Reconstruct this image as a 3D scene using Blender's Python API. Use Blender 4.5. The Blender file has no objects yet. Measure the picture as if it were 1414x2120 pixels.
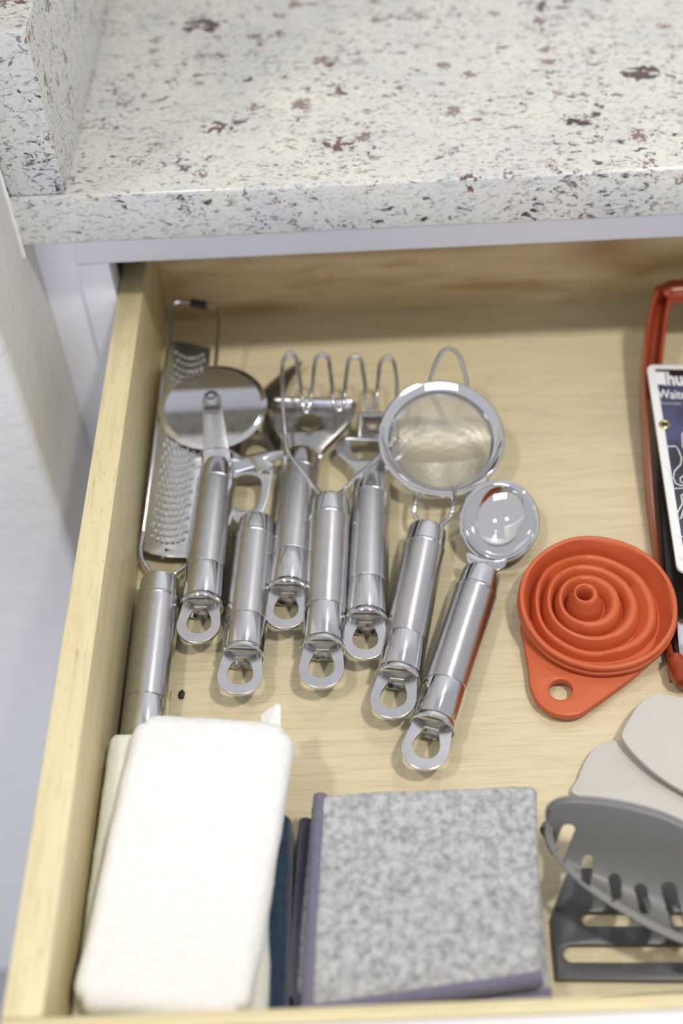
import bpy, bmesh, math, random
from mathutils import Vector, Matrix, noise
import numpy as np
random.seed(7)
D = bpy.data; SC = bpy.context.scene; COL = SC.collection
MM = 0.001

# ------------------------------------------------------------------ camera, world, lights, exposure
F_PX, PITCH, ROLL, YAW = 2400.0, 0.8513, -0.0565, -0.0168
CAM = Vector((119.53, -611.16, 494.97))
FWD = Vector((math.sin(YAW)*math.cos(PITCH), math.cos(YAW)*math.cos(PITCH), -math.sin(PITCH)))
_r = Vector((math.cos(YAW), -math.sin(YAW), 0)); _u = _r.cross(FWD)
RT = _r*math.cos(ROLL) + _u*math.sin(ROLL); UP = -_r*math.sin(ROLL) + _u*math.cos(ROLL)
cd = D.cameras.new('camera'); cam = D.objects.new('camera', cd); COL.objects.link(cam); SC.camera = cam
cd.sensor_fit = 'HORIZONTAL'; cd.sensor_width = 24.0; cd.lens = 24.0*F_PX/1414.0
cd.clip_start = 0.02; cd.clip_end = 50
M3 = Matrix((RT, UP, -FWD)).transposed().to_4x4(); M3.translation = CAM*MM
cam.matrix_world = M3
cd.dof.use_dof = True; cd.dof.focus_distance = 0.568; cd.dof.aperture_fstop = 3.7; cd.dof.aperture_blades = 0

w = D.worlds.new('world'); SC.world = w; w.use_nodes = True
w.node_tree.nodes['Background'].inputs[0].default_value = (0.93, 0.95, 1.0, 1)
w.node_tree.nodes['Background'].inputs[1].default_value = 0.52

def area(name, loc, target, size, power, color, shape='DISK', sy=None):
    l = D.lights.new(name, 'AREA'); l.shape = shape; l.size = size; l.energy = power; l.color = color
    if sy: l.size_y = sy
    o = D.objects.new(name, l); COL.objects.link(o); o.location = loc
    o.rotation_euler = (Vector(target)-Vector(loc)).to_track_quat('-Z', 'Y').to_euler()
    return o
WARM = (1.0, 0.955, 0.86)
area('ceiling_downlight', (0.62, -0.62, 1.53), (0.62, -0.6, 0), 0.13, 12.5, WARM)
area('ceiling_downlight', (-0.45, -0.62, 1.53), (-0.45, -0.6, 0), 0.13, 6.5, WARM)
area('ceiling_downlight', (0.62, 0.42, 1.53), (0.62, 0.4, 0), 0.13, 2.2, WARM)
area('ceiling_downlight', (-0.45, 0.42, 1.53), (-0.45, 0.4, 0), 0.13, 1.6, WARM)
area('window_daylight', (0.3, -3.2, 0.45), (0.1, 0, 0.1), 2.2, 44, (0.74, 0.80, 1.0), 'RECTANGLE', 1.6)
SC.view_settings.view_transform = 'Standard'; SC.view_settings.look = 'None'
SC.view_settings.gamma = 1; SC.view_settings.use_curve_mapping = False
SC.view_settings.exposure = 0.05
SC.cycles.use_denoising = True
SC.cycles.caustics_reflective = False; SC.cycles.caustics_refractive = False
SC.cycles.max_bounces = 8; SC.cycles.sample_clamp_indirect = 4

# plan position (mm) of a point of the photograph that lies on the plane through p0 with normal n
def on(px, py, p0, n):
    d = FWD + RT*((px-707)/F_PX) + UP*((1060-py)/F_PX)
    return CAM + d*((Vector(p0)-CAM).dot(n)/d.dot(n))
def at(px, py, z): return on(px, py, (0, 0, z), Vector((0, 0, 1)))
def mid(pts): 
    s = Vector((0, 0, 0))
    for p in pts: s += p
    return s/len(pts)

# ------------------------------------------------------------------ materials
def mat(name, col=(.8, .8, .8), rough=.5, metal=0.0, **k):
    m = D.materials.new(name); m.use_nodes = True
    b = m.node_tree.nodes['Principled BSDF']
    b.inputs['Base Color'].default_value = (*col, 1); b.inputs['Roughness'].default_value = rough
    b.inputs['Metallic'].default_value = metal
    for kk, v in k.items(): b.inputs[kk].default_value = v
    return m
class NT:
    def __init__(s, m): s.t = m.node_tree; s.b = s.t.nodes['Principled BSDF']
    def n(s, ty, **k):
        x = s.t.nodes.new(ty)
        for kk, v in k.items():
            if kk in x.inputs.keys(): x.inputs[kk].default_value = v
            else: setattr(x, kk, v)
        return x
    def l(s, a, b): s.t.links.new(a, b)
    def coord(s, scale=(1, 1, 1), rot=(0, 0, 0)):
        c = s.n('ShaderNodeTexCoord'); m = s.n('ShaderNodeMapping')
        m.inputs['Scale'].default_value = scale; m.inputs['Rotation'].default_value = rot
        s.l(c.outputs['Object'], m.inputs['Vector']); return m.outputs[0]
    def noise(s, vec, scale, detail=3, rough=.5, dist=0):
        x = s.n('ShaderNodeTexNoise'); x.inputs['Scale'].default_value = scale; x.inputs['Detail'].default_value = detail
        x.inputs['Roughness'].default_value = rough; x.inputs['Distortion'].default_value = dist
        s.l(vec, x.inputs['Vector']); return x.outputs['Fac']
    def ramp(s, fac, stops):
        r = s.n('ShaderNodeValToRGB'); e = r.color_ramp.elements
        while len(e) < len(stops): e.new(.5)
        for el, (p, c) in zip(e, stops):
            el.position = p; el.color = (*c, 1) if len(c) == 3 else c
        s.l(fac, r.inputs[0]); return r.outputs[0]
    def mix(s, fac, a, b, mode='MIX'):
        m = s.n('ShaderNodeMix'); m.data_type = 'RGBA'; m.blend_type = mode
        for sock, v in ((m.inputs[0], fac), (m.inputs[6], a), (m.inputs[7], b)):
            if hasattr(v, 'node'): s.l(v, sock)
            else: sock.default_value = v if not isinstance(v, tuple) else (*v, 1)
        return m.outputs[2]
    def math(s, op, a, b=0.0):
        m = s.n('ShaderNodeMath'); m.operation = op
        for i, v in enumerate((a, b)):
            if hasattr(v, 'node'): s.l(v, m.inputs[i])
            else: m.inputs[i].default_value = v
        return m.outputs[0]
    def bump(s, h, strength, dist=.001):
        b = s.n('ShaderNodeBump'); b.inputs['Strength'].default_value = strength; b.inputs['Distance'].default_value = dist
        s.l(h, b.inputs['Height']); s.l(b.outputs[0], s.b.inputs['Normal'])
    def col(s, c): s.l(c, s.b.inputs['Base Color'])

def steel_brushed(name, col, rough, sc):
    m = mat(name, col, rough, 1.0); t = NT(m)
    v = t.coord(sc); f = t.noise(v, 60, 4, .6)
    t.l(t.math('ADD', t.math('MULTIPLY', f, .16), rough-.08), t.b.inputs['Roughness'])
    f2 = t.noise(t.coord(), 90, 4, .6)
    t.col(t.mix(t.ramp(f2, [(.3, (0, 0, 0)), (.7, (1, 1, 1))]), tuple(c*.9 for c in col), col))
    t.bump(f, .02, .0001); return m
BRUSH = steel_brushed('brushed_steel', (.66, .655, .66), .25, (20, 3, 20))
POLISH = mat('polished_steel', (.70, .70, .71), .10, 1.0)
SATIN = steel_brushed('satin_steel', (.68, .675, .69), .24, (1, 12, 1))
MIRROR = mat('mirror_steel', (.88, .88, .89), .045, 1.0)
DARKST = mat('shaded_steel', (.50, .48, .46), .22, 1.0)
BLACK = mat('black_rubber', (.012, .012, .012), .5)
GOLD = mat('brass', (.72, .60, .26), .2, 1.0)

def wood(name, a, b, grain_scale, rot=0, knots=False, specks=False, bumpk=.06, stains=()):
    m = mat(name, a, .42); t = NT(m)
    v = t.coord(grain_scale)
    f = t.noise(v, 1.0, 5, .6, .6)
    f2 = t.noise(v, 4.0, 3, .5, .2)
    c = t.mix(t.ramp(f, [(.3, (0, 0, 0)), (.72, (1, 1, 1))]), a, b)
    c = t.mix(t.math('MULTIPLY', t.ramp(f2, [(.52, (0, 0, 0)), (.66, (1, 1, 1))]), .35), c, tuple(x*.72 for x in b))
    if specks:
        v3 = t.coord((900, 120, 900)); f3 = t.noise(v3, 1.0, 2, .5)
        c = t.mix(t.math('MULTIPLY', t.ramp(f3, [(.66, (0, 0, 0)), (.74, (1, 1, 1))]), .55), c, (.36, .22, .09))
    if knots:
        v4 = t.coord((14, 14, 60)); f4 = t.noise(v4, 1.0, 3, .55, .8)
        c = t.mix(t.math('MULTIPLY', t.ramp(f4, [(.56, (0, 0, 0)), (.74, (1, 1, 1))]), .75), c, (.33, .17, .05))
    for (cx, cy, cz_), kx, kz in stains:
        tc = t.n('ShaderNodeTexCoord'); mp = t.n('ShaderNodeMapping'); mp.vector_type = 'POINT'
        mp.inputs['Location'].default_value = (-cx*kx, -cy*0, -cz_*kz); mp.inputs['Scale'].default_value = (kx, 0, kz)
        t.l(tc.outputs['Object'], mp.inputs['Vector'])
        ln = t.n('ShaderNodeVectorMath'); ln.operation = 'LENGTH'; t.l(mp.outputs[0], ln.inputs[0])
        wob = t.math('ADD', ln.outputs['Value'], t.math('MULTIPLY', f, 1.2))
        m_r = t.n('ShaderNodeMapRange'); m_r.inputs['From Min'].default_value = .7; m_r.inputs['From Max'].default_value = 1.9
        m_r.inputs['To Min'].default_value = .7; m_r.inputs['To Max'].default_value = 0.0
        t.l(wob, m_r.inputs['Value'])
        c = t.mix(m_r.outputs[0], c, (.26, .12, .035))
    t.col(c); t.bump(f2, bumpk, .0004)
    return m
W_FLOOR = wood('maple_ply', (.70, .62, .42), (.62, .53, .34), (10, 180, 10), bumpk=.02)
W_SIDE = wood('maple_side', (.71, .63, .39), (.62, .52, .29), (130, 9, 130), specks=True)
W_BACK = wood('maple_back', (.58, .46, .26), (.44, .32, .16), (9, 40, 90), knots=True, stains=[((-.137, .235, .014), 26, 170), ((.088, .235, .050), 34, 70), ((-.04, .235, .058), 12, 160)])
W_FRONT = wood('maple_front', (.71, .63, .39), (.62, .52, .29), (9, 130, 130))

def granite():
    m = mat('granite', (.7, .7, .6), .16); t = NT(m)
    v = t.coord((1, 1, 1)); vs = t.coord((1.0, 1.9, 1.9), (.3, .2, .45))
    base = t.mix(t.ramp(t.noise(v, 26, 4, .6), [(.35, (0, 0, 0)), (.65, (1, 1, 1))]), (.53, .53, .505), (.70, .675, .57))
    base = t.mix(t.ramp(t.noise(v, 420, 4, .7), [(.3, (0, 0, 0)), (.7, (1, 1, 1))]), base, (.60, .60, .585))
    # small grey needles, clustered
    cl = t.ramp(t.noise(v, 17, 2, .5), [(.42, (0, 0, 0)), (.62, (1, 1, 1))])
    f = t.ramp(t.noise(vs, 230, 5, .68, .5), [(.54, (0, 0, 0)), (.64, (1, 1, 1))])
    base = t.mix(t.math('MULTIPLY', f, t.math('ADD', t.math('MULTIPLY', cl, .6), .40)), base, (.07, .075, .10))
    f = t.ramp(t.noise(vs, 480, 4, .7, .3), [(.56, (0, 0, 0)), (.66, (1, 1, 1))])
    base = t.mix(t.math('MULTIPLY', f, .5), base, (.20, .205, .235))
    vr = t.coord((1.0, 1.7, 1.7), (.2, .5, -.5))
    cl2 = t.ramp(t.noise(t.coord((1, 1, 1), (0, 0, 1)), 21, 3, .6), [(.40, (0, 0, 0)), (.58, (1, 1, 1))])
    f = t.ramp(t.noise(vr, 120, 5, .66, .9), [(.575, (0, 0, 0)), (.63, (1, 1, 1))])
    base = t.mix(t.math('MULTIPLY', f, t.math('ADD', t.math('MULTIPLY', cl2, .75), .25)), base, (.025, .025, .032))
    f = t.ramp(t.noise(vs, 70, 4, .6, .6), [(.665, (0, 0, 0)), (.70, (1, 1, 1))])
    base = t.mix(t.math('MULTIPLY', f, .85), base, (.05, .05, .06))
    # burgundy garnets
    def spots(scale, thr, r0, col, k):
        nonlocal base
        wv = t.n('ShaderNodeVectorMath'); wv.operation = 'ADD'
        nn = t.n('ShaderNodeTexNoise'); nn.inputs['Scale'].default_value = scale*4.5; nn.inputs['Detail'].default_value = 5
        t.l(v, nn.inputs['Vector'])
        sc = t.n('ShaderNodeVectorMath'); sc.operation = 'SCALE'; sc.inputs['Scale'].default_value = 1.5/scale
        t.l(nn.outputs['Color'], sc.inputs[0]); t.l(v, wv.inputs[0]); t.l(sc.outputs[0], wv.inputs[1])
        vo = t.n('ShaderNodeTexVoronoi'); vo.inputs['Scale'].default_value = scale
        t.l(wv.outputs[0], vo.inputs['Vector'])
        sep = t.n('ShaderNodeSeparateColor'); t.l(vo.outputs['Color'], sep.inputs[0])
        on_ = t.math('GREATER_THAN', sep.outputs[0], thr)
        rad = t.math('MULTIPLY', sep.outputs[1], r0)
        s = t.math('SUBTRACT', rad, vo.outputs['Distance'])
        f = t.math('MULTIPLY', on_, t.ramp(t.math('MULTIPLY', s, 14.0), [(.0, (0, 0, 0)), (.6, (1, 1, 1))]))
        base = t.mix(t.math('MULTIPLY', f, k), base, col)
    spots(80, .62, .44, (.15, .06, .06), .75)
    spots(46, .84, .42, (.10, .035, .035), .9)
    spots(23, .88, .36, (.05, .02, .022), .95)
    t.col(base); return m
GRAN = granite()
def painted(name, col, rough=.35, bscale=0, bk=0):
    m = mat(name, col, rough)
    if bscale:
        t = NT(m); t.bump(t.noise(t.coord(), bscale, 4, .55), bk, .002)
    return m
WHITE = painted('white_cabinet_paint', (.74, .73, .75), .32)
PLASTER = painted('plaster', (.68, .67, .645), .7, 75, .6)
def cloth(name, a, b, scale, bk=.6, r=.95, contrast=(.35, .65)):
    m = mat(name, a, r); t = NT(m); v = t.coord()
    f = t.noise(v, scale, 5, .65)
    t.col(t.mix(t.ramp(f, [(contrast[0], (0, 0, 0)), (contrast[1], (1, 1, 1))]), a, b))
    t.bump(t.noise(v, scale*3, 3, .6), bk, .0012)
    t.b.inputs['Sheen Weight'].default_value = .25
    return m
TERRY = cloth('white_terry', (.77, .765, .76), (.82, .82, .82), 300, .3)
CREAM = cloth('cream_terry', (.74, .73, .66), (.80, .79, .73), 300)
NAVY = cloth('navy_terry', (.012, .032, .062), (.03, .065, .105), 400)
MELANGE = cloth('grey_melange', (.19, .195, .21), (.52, .525, .54), 290, .6, contrast=(.28, .62))
BIND = cloth('purple_grey_binding', (.14, .13, .20), (.19, .18, .26), 500, .4)
SIL_OR = mat('orange_silicone', (.56, .120, .045), .42); SIL_OR.node_tree.nodes['Principled BSDF'].inputs['Specular IOR Level'].default_value = .35
RED = mat('red_plastic', (.30, .048, .016), .22)
SIL_GR = mat('light_grey_silicone', (.55, .53, .50), .5)
NYL = mat('dark_grey_nylon', (.20, .20, .20), .38)
NYL2 = mat('charcoal_nylon', (.075, .078, .085), .4)
TAG = mat('white_satin_tag', (.82, .82, .80), .4)
CARDW = mat('card_white', (.80, .79, .80), .3); 
def card_print():
    m = mat('card_print', (.03, .03, .04), .25); t = NT(m)
    f = t.noise(t.coord(), 26, 3, .5)
    t.col(t.mix(t.ramp(f, [(.4, (0, 0, 0)), (.62, (1, 1, 1))]), (.028, .026, .030), (.075, .078, .17))); return m
CARDP = card_print()
CARDD = mat('card_dark_band', (.018, .010, .014), .3)
INK = mat('white_ink', (.78, .78, .80), .4)
INKG = mat('grey_ink', (.42, .42, .46), .4)
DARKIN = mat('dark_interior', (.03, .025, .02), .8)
CRUMBM = mat('crumb_black', (.02, .014, .01), .7)
FLOORM = painted('kitchen_floor', (.42, .42, .46), .4)

# ------------------------------------------------------------------ object helpers (all shapes in mm, world axes)
def empty(name, loc, label, cat, group=None):
    o = D.objects.new(name, None); COL.objects.link(o); o.location = Vector(loc)*MM; o.empty_display_size = .01
    tag(o, label, cat, group); return o
def tag(o, label=None, cat=None, group=None, kind=None):
    if label: o['label'] = label
    if cat: o['category'] = cat
    if group: o['group'] = group
    if kind: o['kind'] = kind
    return o
def origin(o):
    v = Vector((0, 0, 0))
    while o: v += o.location; o = o.parent
    return v
def obj(name, geo, m, parent=None, smooth=30, loc=None, label=None, kind=None, mods=None):
    vs, fs = geo
    base = origin(parent) if parent else (Vector(loc)*MM if loc else mid([Vector(v) for v in vs])*MM)
    me = D.meshes.new(name)
    me.from_pydata([tuple(Vector(v)*MM-base) for v in vs], [], fs)
    bm = bmesh.new(); bm.from_mesh(me); bmesh.ops.remove_doubles(bm, verts=bm.verts, dist=1e-7)
    bmesh.ops.recalc_face_normals(bm, faces=bm.faces); bm.to_mesh(me); bm.free()
    me.materials.append(m)
    if smooth:
        me.shade_smooth(); me.set_sharp_from_angle(angle=math.radians(smooth))
    o = D.objects.new(name, me); COL.objects.link(o)
    if parent: o.parent = parent
    else: o.location = base
    if label: o['label'] = label
    if kind: o['kind'] = kind
    return o
def join(*gs):
    V, Fc = [], []
    for v, f in gs:
        n = len(V); V += list(v); Fc += [tuple(i+n for i in q) for q in f]
    return V, Fc
def box(x0, x1, y0, y1, z0, z1):
    v = [(x, y, z) for x in (x0, x1) for y in (y0, y1) for z in (z0, z1)]
    return v, [(0, 1, 3, 2), (4, 6, 7, 5), (0, 4, 5, 1), (2, 3, 7, 6), (0, 2, 6, 4), (1, 5, 7, 3)]
def bbox(x0, x1, y0, y1, z0, z1, r=.8, seg=2):
    bm = bmesh.new(); bmesh.ops.create_cube(bm, size=1)
    for v in bm.verts:
        v.co = Vector(((x0+x1)/2+v.co.x*(x1-x0), (y0+y1)/2+v.co.y*(y1-y0), (z0+z1)/2+v.co.z*(z1-z0)))
    bmesh.ops.bevel(bm, geom=list(bm.edges), offset=r, segments=seg, profile=.5, affect='EDGES')
    bm.verts.index_update(); g = ([v.co.copy() for v in bm.verts], [tuple(v.index for v in f.verts) for f in bm.faces]); bm.free(); return g
def catmull(P, k=6, closed=False):
    P = [Vector(p) for p in P]; n = len(P); out = []
    rng = range(n) if closed else range(n-1)
    for i in rng:
        g = (lambda j: P[j % n]) if closed else (lambda j: P[max(0, min(n-1, j))])
        p0, p1, p2, p3 = g(i-1), g(i), g(i+1), g(i+2)
        for s in range(k):
            t = s/k
            out.append(.5*((2*p1)+(p2-p0)*t+(2*p0-5*p1+4*p2-p3)*t*t+(3*p1-p0-3*p2+p3)*t**3))
    if not closed: out.append(P[-1])
    return out
def tube(P, r, seg=12, closed=False, caps=True):
    P = [Vector(p) for p in P]; n = len(P); V = []; Fc = []
    T = []
    for i in range(n):
        a = P[(i-1) % n] if closed or i > 0 else P[i]; b = P[(i+1) % n] if closed or i < n-1 else P[i]
        T.append((b-a).normalized())
    N = T[0].orthogonal().normalized()
    for i in range(n):
        if i: 
            q = T[i-1].rotation_difference(T[i]); N = q @ N
        N = (N-T[i]*N.dot(T[i])).normalized(); B = T[i].cross(N)
        rr = r[i] if isinstance(r, (list, tuple)) else r
        for k in range(seg):
            a = 2*math.pi*k/seg; V.append(P[i]+N*math.cos(a)*rr+B*math.sin(a)*rr)
    m = n if closed else n-1
    for i in range(m):
        for k in range(seg):
            a = i*seg+k; b = i*seg+(k+1) % seg; j = ((i+1) % n)*seg
            Fc.append((a, b, j+(k+1) % seg, j+k))
    if caps and not closed:
        Fc.append(tuple(range(seg))[::-1]); Fc.append(tuple((n-1)*seg+k for k in range(seg)))
    return V, Fc
def lathe(prof, O, ax, seg=48, shift=None, X=None):
    O = Vector(O); ax = Vector(ax).normalized(); X = (Vector(X) if X else ax.orthogonal()).normalized(); Y = ax.cross(X)
    V = []; Fc = []
    for (s, r) in prof:
        c = O+ax*s+(shift(r) if shift else Vector((0, 0, 0)))
        for k in range(seg):
            a = 2*math.pi*k/seg; V.append(c+X*math.cos(a)*r+Y*math.sin(a)*r)
    for i in range(len(prof)-1):
        for k in range(seg):
            a = i*seg+k; b = i*seg+(k+1) % seg
            Fc.append((a, b, b+seg, a+seg))
    return V, Fc
def plate(outline, holes, p0, X, Y, th, bevel=.25, centre=True):
    """outline/holes: lists of 2D points in the plane (p0; X, Y); a real sheet of thickness th with rounded edges."""
    cu = D.curves.new('tmp', 'CURVE'); cu.dimensions = '2D'; cu.fill_mode = 'BOTH'
    cu.extrude = max(th/2-bevel, .01); cu.bevel_depth = bevel; cu.bevel_resolution = 1
    for loop in [outline]+list(holes):
        sp = cu.splines.new('POLY'); sp.points.add(len(loop)-1); sp.use_cyclic_u = True
        for q, pt in zip(sp.points, loop): q.co = (pt[0], pt[1], 0, 1)
    cu.offset = -bevel
    o = D.objects.new('tmp', cu); COL.objects.link(o)
    me = D.meshes.new_from_object(o)
    Z = X.cross(Y)
    V = [p0+X*v.co.x+Y*v.co.y+Z*v.co.z for v in me.vertices]; Fc = [tuple(p.vertices) for p in me.polygons]
    D.objects.remove(o); D.meshes.remove(me); D.curves.remove(cu)
    return V, Fc
def plate_px(outline, holes, p0, n, th, smooth=True, bevel=.3, k=5):
    n = Vector(n).normalized(); X = Vector((1, 0, 0)); X = (X-n*X.dot(n)).normalized(); Y = n.cross(X); p0 = Vector(p0)
    def cv(L):
        q = [on(x, y, p0, n)-p0 for x, y in L]; q = [Vector((a.dot(X), a.dot(Y), 0)) for a in q]
        return catmull(q, k, True) if smooth else q
    return plate(cv(outline), [cv(h) for h in holes], p0, X, Y, th, bevel)
def ell(cx, cy, rx, ry, n=20): return [(cx+rx*math.cos(2*math.pi*i/n), cy+ry*math.sin(2*math.pi*i/n)) for i in range(n)]
def capsule(x0, x1, cy, r, n=8):
    return [(x0-r*math.sin(math.pi*i/n), cy-r*math.cos(math.pi*i/n)) for i in range(n+1)]+[(x1+r*math.sin(math.pi*i/n), cy+r*math.cos(math.pi*i/n)) for i in range(n+1)]
def pad(c, z0, z1, rad=6, nu=60, nv=80, nw=5, amp=.5, fs=.12, sag=0, seed=0, fuzz=.25, tops=None, rp=3):
    """soft folded cloth: quad plan c=[TL,TR,BR,BL], rounded edges, uneven surface"""
    c = [Vector((p[0], p[1], 0)) for p in c]
    Lx = ((c[1]-c[0]).length+(c[2]-c[3]).length)/2; Ly = ((c[3]-c[0]).length+(c[2]-c[1]).length)/2; Lz = z1-z0
    r = min(rad, Lz/2*.98); idx = {}; V = []; Fc = []
    def P(u, v, w_):
        x, y, z = (u-.5)*Lx, (v-.5)*Ly, (w_-.5)*Lz
        ix = max(-Lx/2+r, min(Lx/2-r, x)); iy = max(-Ly/2+r, min(Ly/2-r, y)); iz = max(-Lz/2+r, min(Lz/2-r, z))
        d = Vector((x-ix, y-iy, z-iz))
        if d.length > 1e-6: d = d.normalized()*r if (abs(x) >= Lx/2-1e-6 or abs(y) >= Ly/2-1e-6 or abs(z) >= Lz/2-1e-6) else d
        x, y, z = ix+d.x, iy+d.y, iz+d.z
        ax_, ay_ = abs(x)-(Lx/2-rp), abs(y)-(Ly/2-rp)
        if ax_ > 0 and ay_ > 0:
            k_ = max(ax_, ay_)/math.hypot(ax_, ay_); x = math.copysign(Lx/2-rp+ax_*k_, x); y = math.copysign(Ly/2-rp+ay_*k_, y)
        uu, vv = x/Lx+.5, y/Ly+.5
        q = c[0].lerp(c[1], uu).lerp(c[3].lerp(c[2], uu), vv)
        q.z = z0+Lz/2+z
        nz = noise.noise(Vector((q.x*fs*.3+seed, q.y*fs*.3, q.z*.1)))*amp*2+noise.noise(Vector((q.x*fs*3, q.y*fs*3+seed, q.z*.3)))*amp*.35
        n2 = noise.noise(Vector((q.x*.06+seed*3, q.y*.06, q.z*.15)))*amp*1.6
        out = d.normalized() if d.length > 1e-6 else Vector((0, 0, 0))
        q += Vector((out.x*n2, -out.y*n2, 0))
        if q.z > z0+Lz*.3:
            q.z += nz+(tops(uu, vv) if tops else 0)
        f = noise.noise(Vector((q.x*1.6, q.y*1.6, q.z*1.6+seed)))*fuzz
        return q+Vector((out.x, -out.y, max(out.z, 0)))*f
    def vid(i, j, k):
        if (i, j, k) not in idx: idx[(i, j, k)] = len(V); V.append(P(i/nu, j/nv, k/nw))
        return idx[(i, j, k)]
    for i in range(nu):
        for j in range(nv):
            for k in (0, nw): Fc.append((vid(i, j, k), vid(i+1, j, k), vid(i+1, j+1, k), vid(i, j+1, k)))
    for i in range(nu):
        for k in range(nw):
            for j in (0, nv): Fc.append((vid(i, j, k), vid(i+1, j, k), vid(i+1, j, k+1), vid(i, j, k+1)))
    for j in range(nv):
        for k in range(nw):
            for i in (0, nu): Fc.append((vid(i, j, k), vid(i, j+1, k), vid(i, j+1, k+1), vid(i, j, k+1)))
    return V, Fc

# ------------------------------------------------------------------ the room
H = 68.0                                   # height of the drawer sides
o = obj('wall_left', join(box(-420, -57, -150, 1100, -760, 1540)), PLASTER, smooth=0); tag(o, kind='structure')
bv = o.modifiers.new('bevel', 'BEVEL'); bv.width = .006; bv.segments = 4
o = obj('wall_back', box(-57, 2600, 560, 660, -760, 1540), WHITE, smooth=0); tag(o, kind='structure')
o = obj('floor', box(-2500, 2600, -3500, 660, -800, -760), FLOORM, smooth=0); tag(o, kind='structure')

# ------------------------------------------------------------------ counter, splash, cabinet
CY, CZ = -78.0, 119.0
ct = obj('countertop', bbox(-56.9, 900, CY, 556, CZ, CZ+30, 1.6, 3), GRAN, smooth=40)
tag(ct, 'speckled cream granite worktop with burgundy and grey flecks above the drawer', 'countertop')
sp = obj('side_splash', bbox(-56.9, -26, CY+2, 556, CZ+30, CZ+120, 1.2, 3), GRAN, smooth=40)
tag(sp, 'short upright granite upstand standing on the worktop against the left wall', 'backsplash')
cl = obj('caulk', join(tube([(-56.6, CY-.4, z) for z in range(112, 238, 4)], [1.3+.7*noise.noise(Vector((z*.11, 0, 0))) for z in range(112, 238, 4)], 6)), painted('caulk_white', (.8, .8, .78), .6), ct, label='white caulk bead')
cab = empty('base_cabinet', (150, 100, -700), 'white painted face frame of the base cabinet below the worktop', 'cabinet')
obj('rail', bbox(-34, 900, -60, -41, 92, CZ, .6), WHITE, cab)
obj('stile', bbox(-34, -15.5, -60.4, -41, -690, 91.9, .6), WHITE, cab)
obj('filler_strip', bbox(-56.9, -34.4, -57.5, -41, -690, CZ, .5), WHITE, cab)
obj('lower_rail', bbox(-15, 900, -60, -41, -40, -14, .6), WHITE, cab)
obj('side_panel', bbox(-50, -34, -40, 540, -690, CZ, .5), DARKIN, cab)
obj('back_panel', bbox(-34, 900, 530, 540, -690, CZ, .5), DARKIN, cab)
obj('cabinet_door', bbox(-12, 300, -80, -61, -680, -42, 2), WHITE, cab)

# ------------------------------------------------------------------ drawer
dr = empty('drawer', (200, -235, -8), 'pulled out maple drawer holding utensils and folded cloths', 'drawer')
obj('side_panel', bbox(-15, 0, -471, 14, -10, H, 1.0), W_SIDE, dr)
obj('side_panel', bbox(420, 435, -471, 14, -10, H, 1.0), W_SIDE, dr)
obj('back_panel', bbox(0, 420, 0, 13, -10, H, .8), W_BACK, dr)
obj('bottom_panel', box(-2, 421, -472, 1, -6, 0), W_FLOOR, dr, smooth=0)
obj('front_panel', bbox(-15, 435, -476.5, -471, -10, H, .8), W_FRONT, dr)
obj('drawer_front', bbox(-30, 450, -497, -476.6, -70, H+.5, 1.5), WHITE, dr, label='white painted drawer front')

# ------------------------------------------------------------------ steel handles
def frame(A, B):
    d = (B-A).normalized(); u = Vector((0, 0, 1)); u = (u-d*u.dot(d)).normalized(); s = d.cross(u)
    return d, s, u
def handle(parent, A, B, L=None, loop_tilt=0.0, ring=True, roll=0.0):
    """A front end, B rear end (mm, on the axis). grip > front_cap, end_cap, hanging_loop"""
    A = Vector(A); B = Vector(B); d, s, u = frame(A, B); L = L or (B-A).length; k = L/100
    g = lathe([(14.6*k, 10.6), (14.9*k, 11.1), (15.3*k, 11.1), (75.4*k, 11.1), (75.7*k, 10.6)], A, d, 40)
    gp = obj('handle', g, BRUSH, parent, smooth=25)
    obj('front_cap', lathe([(.0, 0.01), (.0, 8.8), (.3, 9.7), (1.2, 10.3), (4, 10.55), (12.8*k, 10.75), (13.6*k, 11.3), (14.5*k, 11.35), (14.9*k, 10.8)], A, d, 40), POLISH, gp, smooth=25)
    obj('end_cap', lathe([(75.6*k, 10.6), (76.0*k, 10.95), (76.6*k, 11.1), (95.6*k, 11.1), (96.4*k, 11.0), (97.3*k, 11.5), (99.2*k, 11.7), (100*k, 11.3), (100*k, 10.4), (97.4*k, 10.0), (97.2*k, .01)], A, d, 40), POLISH, gp, smooth=25)
    if not ring: return gp
    c = A+d*(L-1.6)+u*2.6
    d2 = (d*math.cos(loop_tilt)-u*math.sin(loop_tilt)); 
    s2 = (s*math.cos(roll)+u*math.sin(roll)); 
    out = [(-9.3, 0), (-9.7, 3), (-10.7, 9.5)]
    out += [(-11.2*math.cos(a), 14.8+11.2*math.sin(a)) for a in [math.radians(x) for x in range(0, 181, 12)]]
    out += [(10.7, 9.5), (9.7, 3), (9.3, 0)]
    hole = [(-3.3, 3.8), (-6.1, 11.5)]+[(-6.4*math.cos(a), 14.2+5.9*math.sin(a)) for a in [math.radians(x) for x in range(0, 181, 15)]]+[(6.1, 11.5), (3.3, 3.8)]
    obj('hanging_loop', plate(out, [hole], c, s2, d2, 1.8, .2), SATIN, gp, smooth=18)
    return gp
GR = 'steel handled utensils lying side by side in the drawer'
def tool(name, A, B, label, cat):
    return empty(name, ((A+B)/2).xy.to_3d()+Vector((0, 0, .2)), label, cat, GR)

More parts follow.
